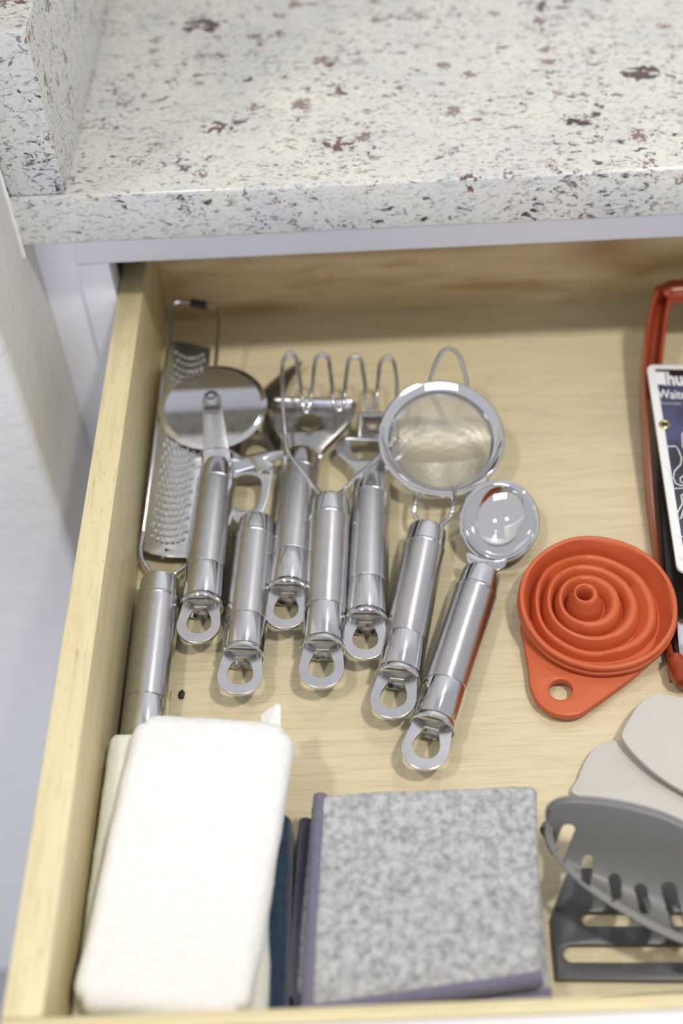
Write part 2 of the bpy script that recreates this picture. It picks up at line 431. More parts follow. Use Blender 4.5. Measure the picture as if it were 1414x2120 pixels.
# 1 hand grater by the left wall -----------------------------------------------------------------
A, B = at(333, 1203, 11.8), Vector((14.2, -331, 11.8))
t = tool('hand_grater', A, B, 'long flat steel grater with raised teeth leaning along the left drawer side', 'grater')
handle(t, A, B)
gn = Vector((0, -.17, .985)).normalized(); gp0 = at(345, 1140, 9)           # the sheet's plane climbs away from the viewer
def G(x, y, dz=0): return on(x, y, gp0, gn)+gn*dz
fr = [A+Vector((2.5, 6, 0)), A+Vector((-2.5, -2, 0))]
wire = [A+Vector((-3, -3, 1))]+[G(*p) for p in [(318, 1195), (292, 1150), (298, 1090), (318, 940), (337, 790), (352, 690)]]
wire += [G(356, 645, 2), G(368, 632, 3), G(400, 634, 3), G(440, 641, 3), G(455, 660, 2), G(448, 740), G(436, 870), G(420, 1000), G(402, 1120), G(390, 1165), G(352, 1195), A+Vector((3, -3, 1))]
obj('wire_frame', tube(catmull(wire, 5), 1.25, 12), POLISH, t)
obj('tip_sleeve', tube([G(397, 633, 3), G(412, 636, 3), G(429, 639, 3)], 2.5, 16), BLACK, t, label='black rubber sleeve on wire tip')
out = [(297, 1140), (313, 990), (333, 830), (347, 722), (351, 705), (395, 712), (436, 722), (434, 760), (418, 950), (398, 1140), (388, 1155), (345, 1153), (315, 1147)]
obj('grating_plate', plate_px(out, [ell(344, 1139, 3.5, 3)], gp0, gn, .8, smooth=False, bevel=.15), SATIN, t)
bumps = []
c0 = (at(345, 1140, 9)+at(352, 1130, 9))/2
for row in range(29):
    f = row/28
    if .18 < 0: continue
    cy = 1118-(1118-735)*f
    xc = 346+(392-346)*f; hw = 38-6*f
    n = 7
    for j in range(n):
        q = (j-(n-1)/2+(.5 if row % 2 else 0))/(n/2)
        if abs(q) > 1: continue
        x = xc+q*hw; y = cy-7+13*(1-q*q)+q*3
        p = G(x, y, .4); r = 1.5
        Xb = Vector((1, 0, 0)); Yb = gn.cross(Xb)
        V = [p+gn*1.3+Yb*.3]; ns = 8
        for rr, hh in ((.55, 1.0), (1.0, 0)):
            for k in range(ns):
                a = 2*math.pi*k/ns; V.append(p+(Xb*math.cos(a)+Yb*math.sin(a))*r*rr+gn*hh)
        Fc = [(0, 1+k, 1+(k+1) % ns) for k in range(ns)]+[(1+k, 1+ns+k, 1+ns+(k+1) % ns, 1+(k+1) % ns) for k in range(ns)]
        bumps.append((V, Fc))
obj('grating_teeth', join(*bumps), POLISH, t, kind='stuff')

# 2 pizza cutter -----------------------------------------------------------------
A, B = at(452, 966, 13.5), at(418, 1258, 11.8)
t = tool('pizza_cutter', A, B, 'pizza cutter with large round mirror steel wheel, resting on the grater', 'pizza cutter')
handle(t, A, B, loop_tilt=-.02)
wn = Vector((0, -math.sin(.12), math.cos(.12))); wc = on(441, 842, (0, -112, 27), wn)
R = (on(553, 845, wc, wn)-on(330, 845, wc, wn)).length/2
obj('wheel', lathe([(-.1, .01), (-.4, R*.45), (-.3, R-3), (0, R), (.5, R-2.6), (.8, R-3.4), (.8, 4)], wc, wn, 96), MIRROR, t, smooth=12, label='mirror polished cutting wheel')
d, s, u = frame(A, B)
arm_t = on(438, 826, wc+wn*3, wn)
ax = (arm_t-A); ax = (ax-wn*ax.dot(wn)).normalized(); sx = ax.cross(wn).normalized()
La = (arm_t-A).length
arm = [(-7.8, -4), (7.8, -4), (6.6, 14), (5.6, La-6), (5.2, La-1.5), (3.4, La+2.0), (0, La+3.4), (-3.4, La+2.0), (-5.2, La-1.5), (-5.6, La-6), (-6.6, 14)]
mc = A+u*8.5
dirx = (arm_t-mc).normalized(); sx = dirx.cross(Vector((0, 0, 1))).normalized()
obj('arm', plate(arm, [], mc, sx, dirx, 1.6, .3), SATIN, t)
obj('axle', lathe([(0, .01), (0.9, 2.4), (.4, 4.0), (-3, 4.2)], arm_t+wn*1.2, wn, 24), POLISH, t)
slot_c = on(441, 852, wc, wn)
obj('axle_slot', bbox(slot_c.x-4.6, slot_c.x+4.6, slot_c.y-4.0, slot_c.y+1.2, slot_c.z+3.2, slot_c.z+4.0, .2, 1), DARKST, t)
# finger guard: curved sheet across the front of the handle
gl = []
for i in range(17):
    q = -1+i/8; c = A-d*1.6+s*(-q*14.5)+u*(6.5-5*q*q)-d*(1.2-3.5*q*q)
    gl.append((c+u*5.2-d*.6, c-u*4.5+d*.4))
V = []; [V.extend([a, b, b-d*.9, a-d*.9]) for a, b in gl]
Fc = []
for i in range(16):
    for k in range(4): Fc.append((4*i+k, 4*i+(k+1) % 4, 4*i+4+(k+1) % 4, 4*i+4+k))
Fc += [(0, 1, 2, 3), (64, 67, 66, 65)]
obj('finger_guard', (V, Fc), SATIN, t)

# 3 pierced blade lying underneath -----------------------------------------------------------------
out = [(627, 750), (606, 758), (580, 775), (550, 802), (535, 822), (522, 845), (508, 880), (500, 915), (494, 952), (506, 952), (512, 930), (530, 914), (556, 925), (562, 945), (574, 942), (576, 905), (578, 870), (582, 845), (590, 815), (606, 782)]
h1 = ell(544, 874, 15, 23, 16)
pb = obj('pierced_blade', plate_px(out, [h1], at(560, 850, 5.5), (.02, -.05, 1), 1.3, bevel=.25), DARKST)
tag(pb, 'pierced steel blade with a pointed tip, mostly hidden between pizza wheel and fan head', 'knife')

# 4 Y peeler -----------------------------------------------------------------
A, B = at(532, 1082, 11.8), at(503, 1362, 11.8)
t = tool('vegetable_peeler', A, B, 'steel peeler with large oval opening and twisted blade right of the pizza cutter', 'peeler')
handle(t, A, B, loop_tilt=-.05, roll=.06)
out = [(503, 1092), (490, 1083), (478, 1060), (472, 1020), (474, 985), (486, 968), (510, 962), (532, 972), (552, 966), (566, 968), (562, 1000), (555, 1035), (547, 1060), (546, 1076), (552, 1092)]
hole = [(488, 1052), (481, 1030), (482, 1000), (495, 986), (515, 983), (534, 988), (541, 1000), (539, 1025), (531, 1048), (512, 1058)]
obj('head_frame', plate_px(out, [hole], at(520, 1020, 13), (0, -.06, 1), 1.4, bevel=.3), SATIN, t)
# the blade: a long curved strip across the head
P0, P1 = at(380, 985, 16), at(586, 938, 17)
al = (P1-P0).normalized(); ac = Vector((0, 0, 1)).cross(al).normalized(); V = []; Fc = []; N = 24; K = 7
for i in range(N+1):
    f = i/N; wd = 4.6*math.sin(math.pi*min(max(f, .03), .97))**.35
    for j in range(K):
        a = -1+2*j/(K-1); tw = .5+.35*math.sin(f*7)
        c = P0.lerp(P1, f)
        V.append(c+ac*(a*wd*math.cos(tw))+Vector((0, 0, a*wd*math.sin(tw)-a*a*1.6+1.6)))
n0 = len(V); V += [v-Vector((0, .3, .7)) for v in V]
for i in range(N):
    for j in range(K-1):
        a = i*K+j; Fc += [(a, a+1, a+K+1, a+K), (n0+a, n0+a+K, n0+a+K+1, n0+a+1)]
    for j in (0, K-1):
        a = i*K+j; Fc.append((a, a+K, n0+a+K, n0+a))
obj('blade', (V, Fc), POLISH, t, smooth=60)
f1 = [at(515, 950, 18), at(532, 942, 21), at(566, 962, 20), at(534, 979, 15)]
cc = mid(f1); nrm = (f1[1]-f1[0]).cross(f1[3]-f1[0]).normalized()
nrm = nrm if nrm.z > 0 else -nrm
obj('folded_lug', join(([*f1, cc+nrm*1.6]+[v-nrm*.9 for v in f1], [(0, 1, 4), (1, 2, 4), (2, 3, 4), (3, 0, 4), (0, 5, 6, 1), (1, 6, 7, 2), (2, 7, 8, 3), (3, 8, 5, 0), (5, 8, 7, 6)])), SATIN, t, smooth=60)

# 5 fan head cutter -----------------------------------------------------------------
A, B = at(625, 945, 11.8), at(597, 1230, 11.8)
t = tool('fan_head_slicer', A, B, 'steel slicer with a wide fan head, round hole and rolled front edge', 'slicer')
handle(t, A, B, loop_tilt=0)
fn = Vector((0, -.10, 1)).normalized(); fp = at(640, 880, 15)
out = [(600, 952), (593, 932), (580, 908), (564, 884), (557, 862), (561, 842), (568, 834), (650, 833), (730, 834), (738, 845), (733, 862), (714, 885), (686, 913), (668, 932), (660, 952)]
obj('fan_head', plate_px(out, [ell(641, 875, 26, 17)], fp, fn, 1.3, bevel=.3, k=4), steel_brushed('fan_steel', (.55, .54, .545), .2, (1, 8, 1)), t)
a, b = on(568, 829, fp+fn*1.6, fn), on(729, 832, fp+fn*1.6, fn)
e = (b-a).normalized()
obj('rolled_edge', tube([a-e*.6]+[a+(b-a)*f for f in (0, .03, .5, .97, 1)]+[b+e*.6], [1.2, 1.9, 2.3, 2.3, 2.3, 1.9, 1.2], 16), TAG if False else SATIN, t)

# 6 bottle opener -----------------------------------------------------------------
A, B = at(768, 995, 11.8), at(758, 1290, 11.8)
t = tool('bottle_opener', A, B, 'steel bottle opener with hourglass head and square bracket, beside the masher', 'bottle opener')
handle(t, A, B, loop_tilt=0)
on_ = Vector((0, -.05, 1)).normalized(); op = at(765, 930, 12)
out = [(740, 1000), (735, 985), (728, 968), (712, 953), (698, 940), (695, 925), (702, 911), (718, 903), (745, 901), (770, 901), (795, 901), (818, 905), (834, 914), (840, 928), (836, 943), (820, 956), (805, 970), (799, 985), (796, 1000)]
hole = [(724, 917), (729, 936), (739, 952), (748, 951), (768, 952), (790, 952), (800, 950), (808, 936), (812, 917), (790, 915), (768, 914), (745, 915)]
obj('opener_head', plate_px(out, [hole], op, on_, 1.5, bevel=.3, k=4), SATIN, t)
q0, q1 = on(746, 908, op, on_), on(792, 908, op, on_); q2, q3 = on(748, 862, op+on_*5, on_), on(794, 862, op+on_*5, on_)
obj('bracket', join(tube([q0+on_*1, q0.lerp(q2, .5)+on_*2.5, q2+on_*1.5], 1.5, 10), tube([q1+on_*1, q1.lerp(q3, .5)+on_*2.5, q3+on_*1.5], 1.5, 10), tube([q2+on_*1.5, q3+on_*1.5], 1.6, 10)), SATIN, t)
obj('bracket_plate', plate_px([(747, 864), (795, 864), (793, 906), (746, 906)], [ell(772, 884, 8, 7, 14)], op+on_*1.5, on_, .9, smooth=False, bevel=.2), DARKST, t)
obj('rolled_bar', tube([on(716, 909, op+on_*1.2, on_), on(730, 909, op+on_*1.8, on_), on(768, 911, op+on_*1.8, on_), on(806, 909, op+on_*1.8, on_), on(820, 909, op+on_*1.2, on_)], 1.4, 12), SATIN, t)

# 7 potato masher -----------------------------------------------------------------
A, B = at(685, 1038, 18.5), at(669, 1345, 13)
t = tool('potato_masher', A, B, 'potato masher with four upright zigzag wire loops lying over the fan head', 'masher')
handle(t, A, B, loop_tilt=-.05)
mn = Vector((0, -.22, 1)).normalized(); mp = at(700, 900, 27)
def W(x, y, dz=0): return on(x, y, mp, mn)+mn*dz
pts = [A+Vector((-3, -4, 1)), A+Vector((-3.5, 1, 3))]+[W(*p) for p in [(650, 1008), (622, 972), (598, 940), (592, 918), (589, 880), (586, 840), (585, 800), (584, 770), (589, 742), (601, 731), (612, 740), (617, 765), (623, 800), (626, 832)]]
pts += [W(630, 846, -2), W(637, 846, -2)]+[W(*p) for p in [(643, 830), (648, 790), (651, 760), (656, 740), (668, 733), (679, 741), (683, 762), (688, 800), (690, 828)]]
pts += [W(697, 842, -2), W(706, 842, -2)]+[W(*p) for p in [(713, 828), (716, 790), (720, 758), (724, 743), (736, 737), (747, 745), (751, 765), (756, 800), (758, 830)]]
pts += [W(763, 847, -1), W(771, 847, -1)]+[W(*p) for p in [(779, 826), (783, 790), (786, 760), (792, 745), (804, 739), (814, 748), (819, 770), (822, 810), (820, 860), (815, 900), (800, 930), (785, 945), (760, 968), (730, 995), (712, 1015)]]
pts += [A+Vector((3.5, 1, 3)), A+Vector((3, -4, 1))]
obj('zigzag_wire', tube(catmull(pts, 4), 1.25, 12), POLISH, t)

# 8 fine sieve -----------------------------------------------------------------
A, B = at(885, 1098, 14), at(824, 1406, 11.8)
t = tool('tea_strainer', A, B, 'round fine mesh strainer with wide shiny rim and hook loop', 'strainer')
handle(t, A, B, loop_tilt=-.03, roll=-.05)
sn = Vector((.03, -math.sin(.40), math.cos(.40))).normalized(); sc = on(914, 907, (0, -150, 34), sn)
R = (on(1044, 910, sc, sn)-on(783, 905, sc, sn)).length/2
sx = Vector((1, 0, 0)); sx = (sx-sn*sx.dot(sn)).normalized(); sy = sn.cross(sx)
obj('rim', lathe([(-1.2, R-.6), (-.6, R), (.2, R), (.7, R-.6), (.5, R-1.6), (-.8, R-3.0), (-2.2, R-4.8), (-2.6, R-5.6), (-5.2, R-6.3), (-5.6, R-6.9), (-5.6, R-7.2), (-4.8, R-7.0), (-3.4, R-6.9)][::-1] + [(-5.4, R-5.9), (-3.2, R-4.6), (-1.2, R-.6)], sc, sn, 96), MIRROR, t, smooth=30, label='wide polished rim')
# woven bowl: two sets of thin wires
Rm = R-6.9; ws = []
NW = 74
def bowl(px_, py_):
    q = min(1, (px_*px_+py_*py_)/(Rm*Rm)); return sc+sx*px_+sy*py_-sn*(5+13*(1-q)**.8)
for fam in (0, 1):
    for i in range(NW):
        a = -Rm+2*Rm*(i+.5)/NW; lim = math.sqrt(Rm*Rm-a*a); n = max(4, int(lim/2.2))
        P = []
        for j in range(n+1):
            b = -lim+2*lim*j/n; z = .1 if (fam == 0) else -.1
            P.append((bowl(a, b) if fam == 0 else bowl(b, a))+sn*z)
        ws.append(tube(P, .115, 3, caps=False))
obj('wire_mesh', join(*ws), steel_brushed('mesh_steel', (.72, .70, .66), .35, (1, 1, 1)), t, kind='stuff', smooth=0)
hk = [on(p[0], p[1], sc-sn*2.0, sn) for p in [(893, 800), (892, 785), (900, 760), (913, 733), (928, 722), (944, 728), (956, 750), (965, 785), (967, 800)]]
obj('hook_loop', tube(catmull(hk, 5), 1.35, 12), POLISH, t)
for pp in ([(862, 1010), (860, 1040), (858, 1065), (872, 1092)], [(942, 1010), (938, 1050), (931, 1072), (906, 1094)]):
    q = [on(pp[0][0], pp[0][1], sc-sn*3, sn), at(pp[1][0], pp[1][1], 18), at(pp[2][0], pp[2][1], 15.5), at(pp[3][0], pp[3][1], 14), A+(B-A).normalized()*4+Vector((-3 if pp[0][0] < 900 else 3, 0, 0))]
    obj('neck_wire', tube(catmull(q, 5), 1.25, 12), POLISH, t)

# 9 scoop -----------------------------------------------------------------
A, B = at(997, 1188, 12.5), at(896, 1508, 11.8)
t = tool('ice_cream_scoop', A, B, 'ice cream scoop with deep mirror polished oval bowl', 'scoop')
handle(t, A, B, loop_tilt=-.02)
bn = Vector((.05, -.25, 1)).normalized(); bc = on(1034, 1078, (190, -190, 20), bn)
ux = (on(1048, 1000, bc, bn)-on(1015, 1160, bc, bn)).normalized(); uy = bn.cross(ux)
b_ = (on(1050, 998, bc, bn)-on(1018, 1162, bc, bn)).length/2; a_ = (on(1113, 1090, bc, bn)-on(954, 1070, bc, bn)).length/2
NR, NS = 22, 64; V = []; Fc = []
def bw(r, th, off=0):
    ca, sa = math.cos(th), math.sin(th)
    q = 1+.05*ca
    return bc+ux*(r*b_*ca)+uy*(r*a_*sa*q*(1-.06*ca))-bn*(15*(1-r**2.2)**.82)
for i in range(NR+1):
    for k in range(NS): V.append(bw(max(i/NR, .001), 2*math.pi*k/NS))
for i in range(NR):
    for k in range(NS):
        a = i*NS+k; b = i*NS+(k+1) % NS; Fc.append((a, b, b+NS, a+NS))
bo = obj('bowl', (V, Fc), MIRROR, t, smooth=60, label='mirror polished bowl')
sm = bo.modifiers.new('solid', 'SOLIDIFY'); sm.thickness = .0014; sm.offset = 0
rimp = [bw(1, 2*math.pi*k/72) for k in range(72)]
obj('bowl_rim', tube(rimp, .85, 10, closed=True), MIRROR, t)
out = [(968, 1145), (966, 1162), (975, 1176), (982, 1180), (978, 1196), (1018, 1200), (1024, 1186), (1038, 1180), (1046, 1172), (1050, 1155), (1030, 1160), (1000, 1158)]
obj('neck', plate_px(out, [], at(1008, 1170, 17.5), (0, -.12, 1), 2.4, bevel=.7), POLISH, t)

# ------------------------------------------------------------------ crumb
c = at(376, 1437, 1.2); V = []; Fc = []
bm = bmesh.new(); bmesh.ops.create_icosphere(bm, subdivisions=2, radius=1.5)
for v in bm.verts: v.co = Vector((v.co.x*1.1, v.co.y*1.7, v.co.z*.7))*(1+.35*noise.noise(v.co*1.3)); v.co += c
bm.verts.index_update(); g = ([v.co.copy() for v in bm.verts], [tuple(v.index for v in f.verts) for f in bm.faces]); bm.free()
tag(obj('crumb', g, CRUMBM), 'tiny black crumb on the drawer bottom', 'crumb')

# ------------------------------------------------------------------ orange silicone funnel
fn_ = Vector((-.015, -.09, 1)).normalized(); fc = on(1237, 1244, (240, -260, 18.5), fn_)
Rf = (on(1403, 1250, fc, fn_)-on(1070, 1240, fc, fn_)).length/2
t = empty('collapsible_funnel', (fc.x, fc.y, .2), 'orange silicone collapsible funnel folded flat with hanging tab', 'funnel')
k = Rf/43.0
prof = [(-13.5, .01), (-13.5, 34), (-11, 38), (-7, 41), (-5.5, 42.6), (-5, 43), (-3, 43), (-2.5, 42), (-2.2, 41.7), (-1.6, 42.2), (0, 42.4), (.9, 42.0), (1.3, 41.0), (.9, 39.8), (-1, 38.9), (-5, 37.4), (-9.3, 35.7), (-10.3, 35.1), (-10.2, 34.4), (-4.2, 32.6), (-3.1, 31.7), (-2.9, 30.2), (-3.8, 29.0), (-9.0, 27.3), (-9.2, 26.8),
        (-2.3, 24.7), (-1.1, 23.8), (-.9, 22.2), (-1.8, 21.0), (-8.0, 19.3), (-8.2, 18.8), (-.6, 17.0), (.6, 16.0), (.8, 14.3), (-.1, 13.2), (-6.6, 11.2), (-6.8, 10.6), (1.0, 8.0), (3.4, 7.2), (6.0, 6.6), (6.6, 5.9), (6.5, 5.0), (5.8, 4.5), (-2, 3.7), (-8, 3.0), (-8, .01)]
def shift(r):
    f = 1-min(1, r/(40*k)); return Vector((-8.5*f**1.15, 1.0*f, 0))
g = lathe([(s_*1.1, r_*k) for s_, r_ in prof], fc, fn_, 96, shift)
gv = []
for q in g[0]:
    rr = min(1, (q-fc).length/(34*k)); gv.append(q+Vector((1.6*noise.noise(q*.045+Vector((3, 0, 0))), 1.6*noise.noise(q*.045), 1.8*noise.noise(q*.06+Vector((0, 5, 0)))))*rr*(1 if (q-fc).length < 39*k else .25))
obj('funnel_body', (gv, g[1]), SIL_OR, t, smooth=50)
out = [(1084, 1290), (1083, 1330), (1092, 1385), (1097, 1425), (1112, 1458), (1140, 1480), (1170, 1487), (1200, 1483), (1232, 1463), (1275, 1432), (1320, 1398), (1350, 1365), (1360, 1330), (1300, 1300), (1180, 1290)]
obj('hanging_tab', plate_px(out, [ell(1160, 1432, 23, 20, 18)], at(1160, 1430, 5), (0, 0, 1), 5.0, bevel=1.6, k=5), SIL_OR, t)

# ------------------------------------------------------------------ red slicer frame on the right
t = empty('mandoline_slicer', (330, -180, .2), 'red plastic framed slicer with black inset standing along the right edge of the picture', 'slicer')
def prism(path, w, h0, ww=None):
    """upright rail along path [(x,y,ztop)] of width w; bottom at z=h0"""
    V = []; Fc = []; n = len(path)
    P = [Vector(p) for p in path]
    for i, p in enumerate(P):
        tdir = (P[min(i+1, n-1)]-P[max(i-1, 0)]).normalized(); s_ = Vector((tdir.y, -tdir.x, 0)).normalized()
        lo = p.copy(); lo.z = h0(i) if callable(h0) else h0
        prof_ = [(-w/2, 0), (-w/2, .85), (-w/2*.55, 1), (w/2*.55, 1), (w/2, .85), (w/2, 0)]
        for a, b in prof_:
            V.append(Vector((p.x+s_.x*a, p.y+s_.y*a, lo.z+(p.z-lo.z)*b)))
    for i in range(n-1):
        for k_ in range(6): Fc.append((6*i+k_, 6*i+(k_+1) % 6, 6*i+6+(k_+1) % 6, 6*i+6+k_))
    Fc += [tuple(range(6)), tuple(6*(n-1)+k_ for k_ in range(6))[::-1]]
    return V, Fc
def pz(lst): return [tuple(at(x, y, z)) for x, y, z in lst]
Lp = pz([(1362, 600, 46), (1352, 630, 42), (1344, 670, 36), (1338, 720, 30), (1336, 760, 26), (1339, 850, 22), (1349, 1000, 15), (1362, 1130, 9), (1374, 1230, 5), (1384, 1330, 5), (1396, 1400, 6)])
Lp = [tuple(v) for v in catmull(Lp, 4)]
obj('outer_rail', prism(Lp, 2.7, lambda i: max(Lp[i][2]-14, .3)), RED, t)
Lq = pz([(1391, 600, 46), (1384, 630, 42), (1377, 670, 36), (1371, 720, 30), (1368, 760, 26), (1368, 820, 23)])
Lq = [tuple(v) for v in catmull(Lq, 4)]
obj('inner_rail', prism(Lq, 3.0, lambda i: max(Lq[i][2]-14, .3)), RED, t)
Lm = pz([(1376, 603, 36), (1367, 640, 33), (1360, 680, 28), (1354, 730, 22), (1351, 770, 17), (1352, 820, 13)])
obj('channel_floor', prism(Lm, 8.5, lambda i: Lm[i][2]-3), RED, t)
a = at(1362, 604, 42)
obj('cross_bar', tube([a+Vector((4, 0, -4)), a+Vector((8, 1.5, -2)), a+Vector((60, 3, -2)), a+Vector((98, 0, -3))], 7.5, 20), RED, t)
obj('end_cap', bbox(a.x-1.5, a.x+11, a.y+.5, a.y+3.5, a.z-14, a.z+2.5, 1), RED, t)
bx0 = at(1352, 830, 4)
obj('inset_plate', plate_px([(1360, 800), (1700, 800), (1700, 1420), (1408, 1420), (1392, 1330), (1376, 1180), (1362, 1000)], [], at(1400, 1000, 6), (0, 0, 1), 5, smooth=False, bevel=.5), mat('black_inset', (.012, .012, .012), .12), t, label='glossy black inset')
obj('steel_blade', plate_px([(1399, 1290), (1440, 1270), (1450, 1370), (1408, 1370)], [], at(1410, 1330, 10), (0, 0, 1), 1.4, smooth=False, bevel=.3), POLISH, t)
kn = at(1402, 1395, 9)
obj('foot_knob', tube([kn+Vector((1.0, 10, 2)), kn+Vector((.5, 7, 1)), kn+Vector((3.5, 2, 0)), kn+Vector((4, -2.5, 0)), kn+Vector((3.2, -6.5, 0)), kn+Vector((3.2, -7.6, 0))], [3, 4.5, 7.2, 7.4, 5.0, 1.0], 20), RED, t)
obj('strut', tube([at(1380, 1325, 5), at(1392, 1370, 6), at(1399, 1385, 8)], 2.0, 12), RED, t)

# card lying on the slicer
t = empty('packaging_card', (330, -170, 26), 'white bordered printed card with brass eyelet lying on the red slicer', 'card')
cz = 29.0
TL = at(1338, 757, cz); BLc = at(1402, 1186, cz); dn = (BLc-TL).normalized(); rt = Vector((0, 0, 1)).cross(dn)
rt = rt if rt.x > 0 else -rt
Lc = (BLc-TL).length; Wc = 92
up_ = -dn
def C(u_, v_, dz=0): return TL+rt*u_+dn*v_+Vector((0, 0, dz))
def rrect(x0, x1, y0, y1, r):
    L = []
    for cx, cy, a0 in ((x1-r, y1-r, 0), (x0+r, y1-r, 90), (x0+r, y0+r, 180), (x1-r, y0+r, 270)):
        for j in range(6): a = math.radians(a0+j*18); L.append((cx+r*math.cos(a), cy+r*math.sin(a)))
    return L
obj('card_board', plate(rrect(0, Wc, -Lc, 0, 4.5), [], TL, rt, up_, 2.2, .4), CARDW, t, smooth=35)
zt = Vector((0, 0, 1.15))
obj('printed_panel', plate(rrect(4.6, Wc-4.6, -Lc+4.6, -4.2, .8), [], TL+zt, rt, up_, .12, .02), CARDP, t, label='dark blue and black printed panel', smooth=0)
obj('header_band', plate([(4.6, -13.6), (Wc-4.6, -13.6), (Wc-4.6, -4.2), (4.6, -4.2)], [], TL+zt*1.06, rt, up_, .12, .02), CARDD, t, smooth=0)
def text(s_, size, u_, v_, m, name, sx_=1.0, bold=0):
    cu = D.curves.new('tmp', 'FONT'); cu.body = s_; cu.size = size; cu.extrude = .05; cu.offset = bold
    o = D.objects.new('tmp', cu); COL.objects.link(o); me = D.meshes.new_from_object(o)
    p0 = C(u_, v_, 1.28)
    V = [p0+rt*v.co.x*sx_+up_*v.co.y+Vector((0, 0, v.co.z)) for v in me.vertices]; Fc = [tuple(p.vertices) for p in me.polygons]
    D.objects.remove(o); D.meshes.remove(me); D.curves.remove(cu)
    return obj(name, (V, Fc), m, t, smooth=0)
def CU(px, py):
    p = on(px, py, TL+Vector((0, 0, 1.3)), Vector((0, 0, 1)))-TL
    return (p.dot(rt), p.dot(dn))
obj('logo_block', plate([(3.6, -CU(1366, 796)[1]), (CU(1375, 796)[0], -CU(1366, 796)[1]), (CU(1375, 770)[0], -CU(1366, 770)[1]), (3.6, -CU(1366, 770)[1])], [], TL+Vector((0, 0, 1.3)), rt, up_, .12, .02), INK, t, smooth=0)
hh = CU(1366, 796)[1]-CU(1366, 770)[1]
text('Ihu', hh/.70, CU(1373, 796)[0], hh+CU(1366, 770)[1], INK, 'logo_lettering', .62, .5)
hh = CU(1366, 824)[1]-CU(1366, 806)[1]
text('Waiter', hh/.70, CU(1363, 824)[0], CU(1363, 824)[1], INK, 'title_lettering', .62, .08)
text('Sommelier', 3.4, CU(1368, 837)[0], CU(1368, 837)[1], INKG, 'small_lettering', .8)
def line(P, r, name):
    pts = [CU(*p) for p in P]
    return obj(name, tube([C(x, y, 1.35) for x, y in pts], r, 6), INK, t, smooth=0)
def rj(x): return 4.7
for nm, P, r in [('glass_outline', [(1373, 925), (1399, 924), (1404, 931), (1411, 948), (1409, 962), (1396, 976), (1394, 990), (1399, 1001), (1408, 1005), (1430, 1006)], .34),
                 ('glass_outline', [(1378, 966), (1385, 971), (1388, 980), (1391, 998), (1386, 1003), (1383, 1004)], .34),
                 ('glass_outline', [(1425, 880), (1412, 900), (1413, 925), (1424, 940)], .34),
                 ('glass_outline', [(1420, 982), (1408, 990), (1409, 998), (1422, 1003)], .34),
                 ('divider_line', [(1384, 1012), (1600, 1004)], .28), ('divider_line', [(1399, 1112), (1600, 1104)], .28),
                 ('corkscrew_outline', [(1419, 1020), (1410, 1026), (1413, 1042), (1402, 1062), (1404, 1075), (1410, 1073), (1414, 1058), (1422, 1045)], .42),
                 ('glass_outline', [(1404, 1152), (1412, 1158), (1424, 1168)], .34)]:
    line(P, r, nm)
ec = on(1376, 879, TL+Vector((0, 0, 1.4)), Vector((0, 0, 1)))
obj('eyelet', tube([ec+Vector((2.4*math.cos(a), 2.4*math.sin(a), 0)) for a in [2*math.pi*j/28 for j in range(28)]], .85, 10, closed=True), GOLD, t, label='brass eyelet')
obj('eyelet_centre', lathe([(0, .01), (0, 1.9)], ec-Vector((0, 0, .0)), (0, 0, 1), 20), DARKIN, t)

# ------------------------------------------------------------------ grey spatulas, slotted spoon, turner
GS = 'pale grey silicone spatulas at the lower right'
out = [(1186, 1646), (1196, 1612), (1210, 1578), (1228, 1552), (1252, 1538), (1290, 1536), (1400, 1560), (1560, 1600), (1580, 1800), (1400, 1712), (1280, 1672)]
o = obj('spatula', plate_px(out, [], at(1300, 1620, 3), (0, 0, 1), 3.0, bevel=1.0), SIL_GR); tag(o, 'pale grey flexible spatula blade lying flat on the drawer bottom', 'spatula', GS)
out = [(1286, 1520), (1300, 1492), (1320, 1462), (1342, 1444), (1368, 1438), (1420, 1448), (1560, 1480), (1600, 1700), (1460, 1662), (1400, 1634), (1350, 1600), (1310, 1562), (1290, 1536)]
o = obj('spatula', plate_px(out, [], at(1400, 1540, 9), (.02, -.04, 1), 3.2, bevel=1.1), SIL_GR); tag(o, 'pale grey rounded spatula blade on top of the other, nearest the slicer', 'spatula', GS)

# slotted spoon: a curved shell with slots cut through
rear = catmull([at(*p) for p in [(1134, 1702, 34), (1138, 1668, 42), (1185, 1652, 50), (1300, 1665, 52), (1414, 1704, 50), (1540, 1790, 44), (1620, 1900, 36)]], 40)
front = catmull([at(*p) for p in [(1134, 1704, 34), (1140, 1752, 36), (1200, 1825, 36), (1300, 1893, 34), (1414, 1950, 32), (1540, 1985, 32), (1620, 1910, 36)]], 40)
NU = len(rear)-1; NVv = 130; V = []
grid = []
for i in range(NU+1):
    f = i/NU; dep = 26*math.sin(math.pi*min(.97, max(.03, f)))**.6
    row = []
    for j in range(NVv+1):
        v_ = j/NVv; p = rear[i].lerp(front[i], v_); bl = 4*v_*(1-v_)
        q = p-Vector((0, 0, dep*bl*.9)); row.append(q)
    grid.append(row)
def pxof(p):
    d_ = p-CAM; return (707+F_PX*d_.dot(RT)/d_.dot(FWD), 1060-F_PX*d_.dot(UP)/d_.dot(FWD))
slots = [((1178, 1712), (1146, 1800), 11), ((1218, 1776), (1207, 1835), 9), ((1272, 1818), (1272, 1862), 9.5), ((1326, 1840), (1331, 1890), 10), ((1385, 1838), (1402, 1925), 13), ((1452, 1850), (1470, 1940), 13), ((1520, 1870), (1530, 1945), 12)]
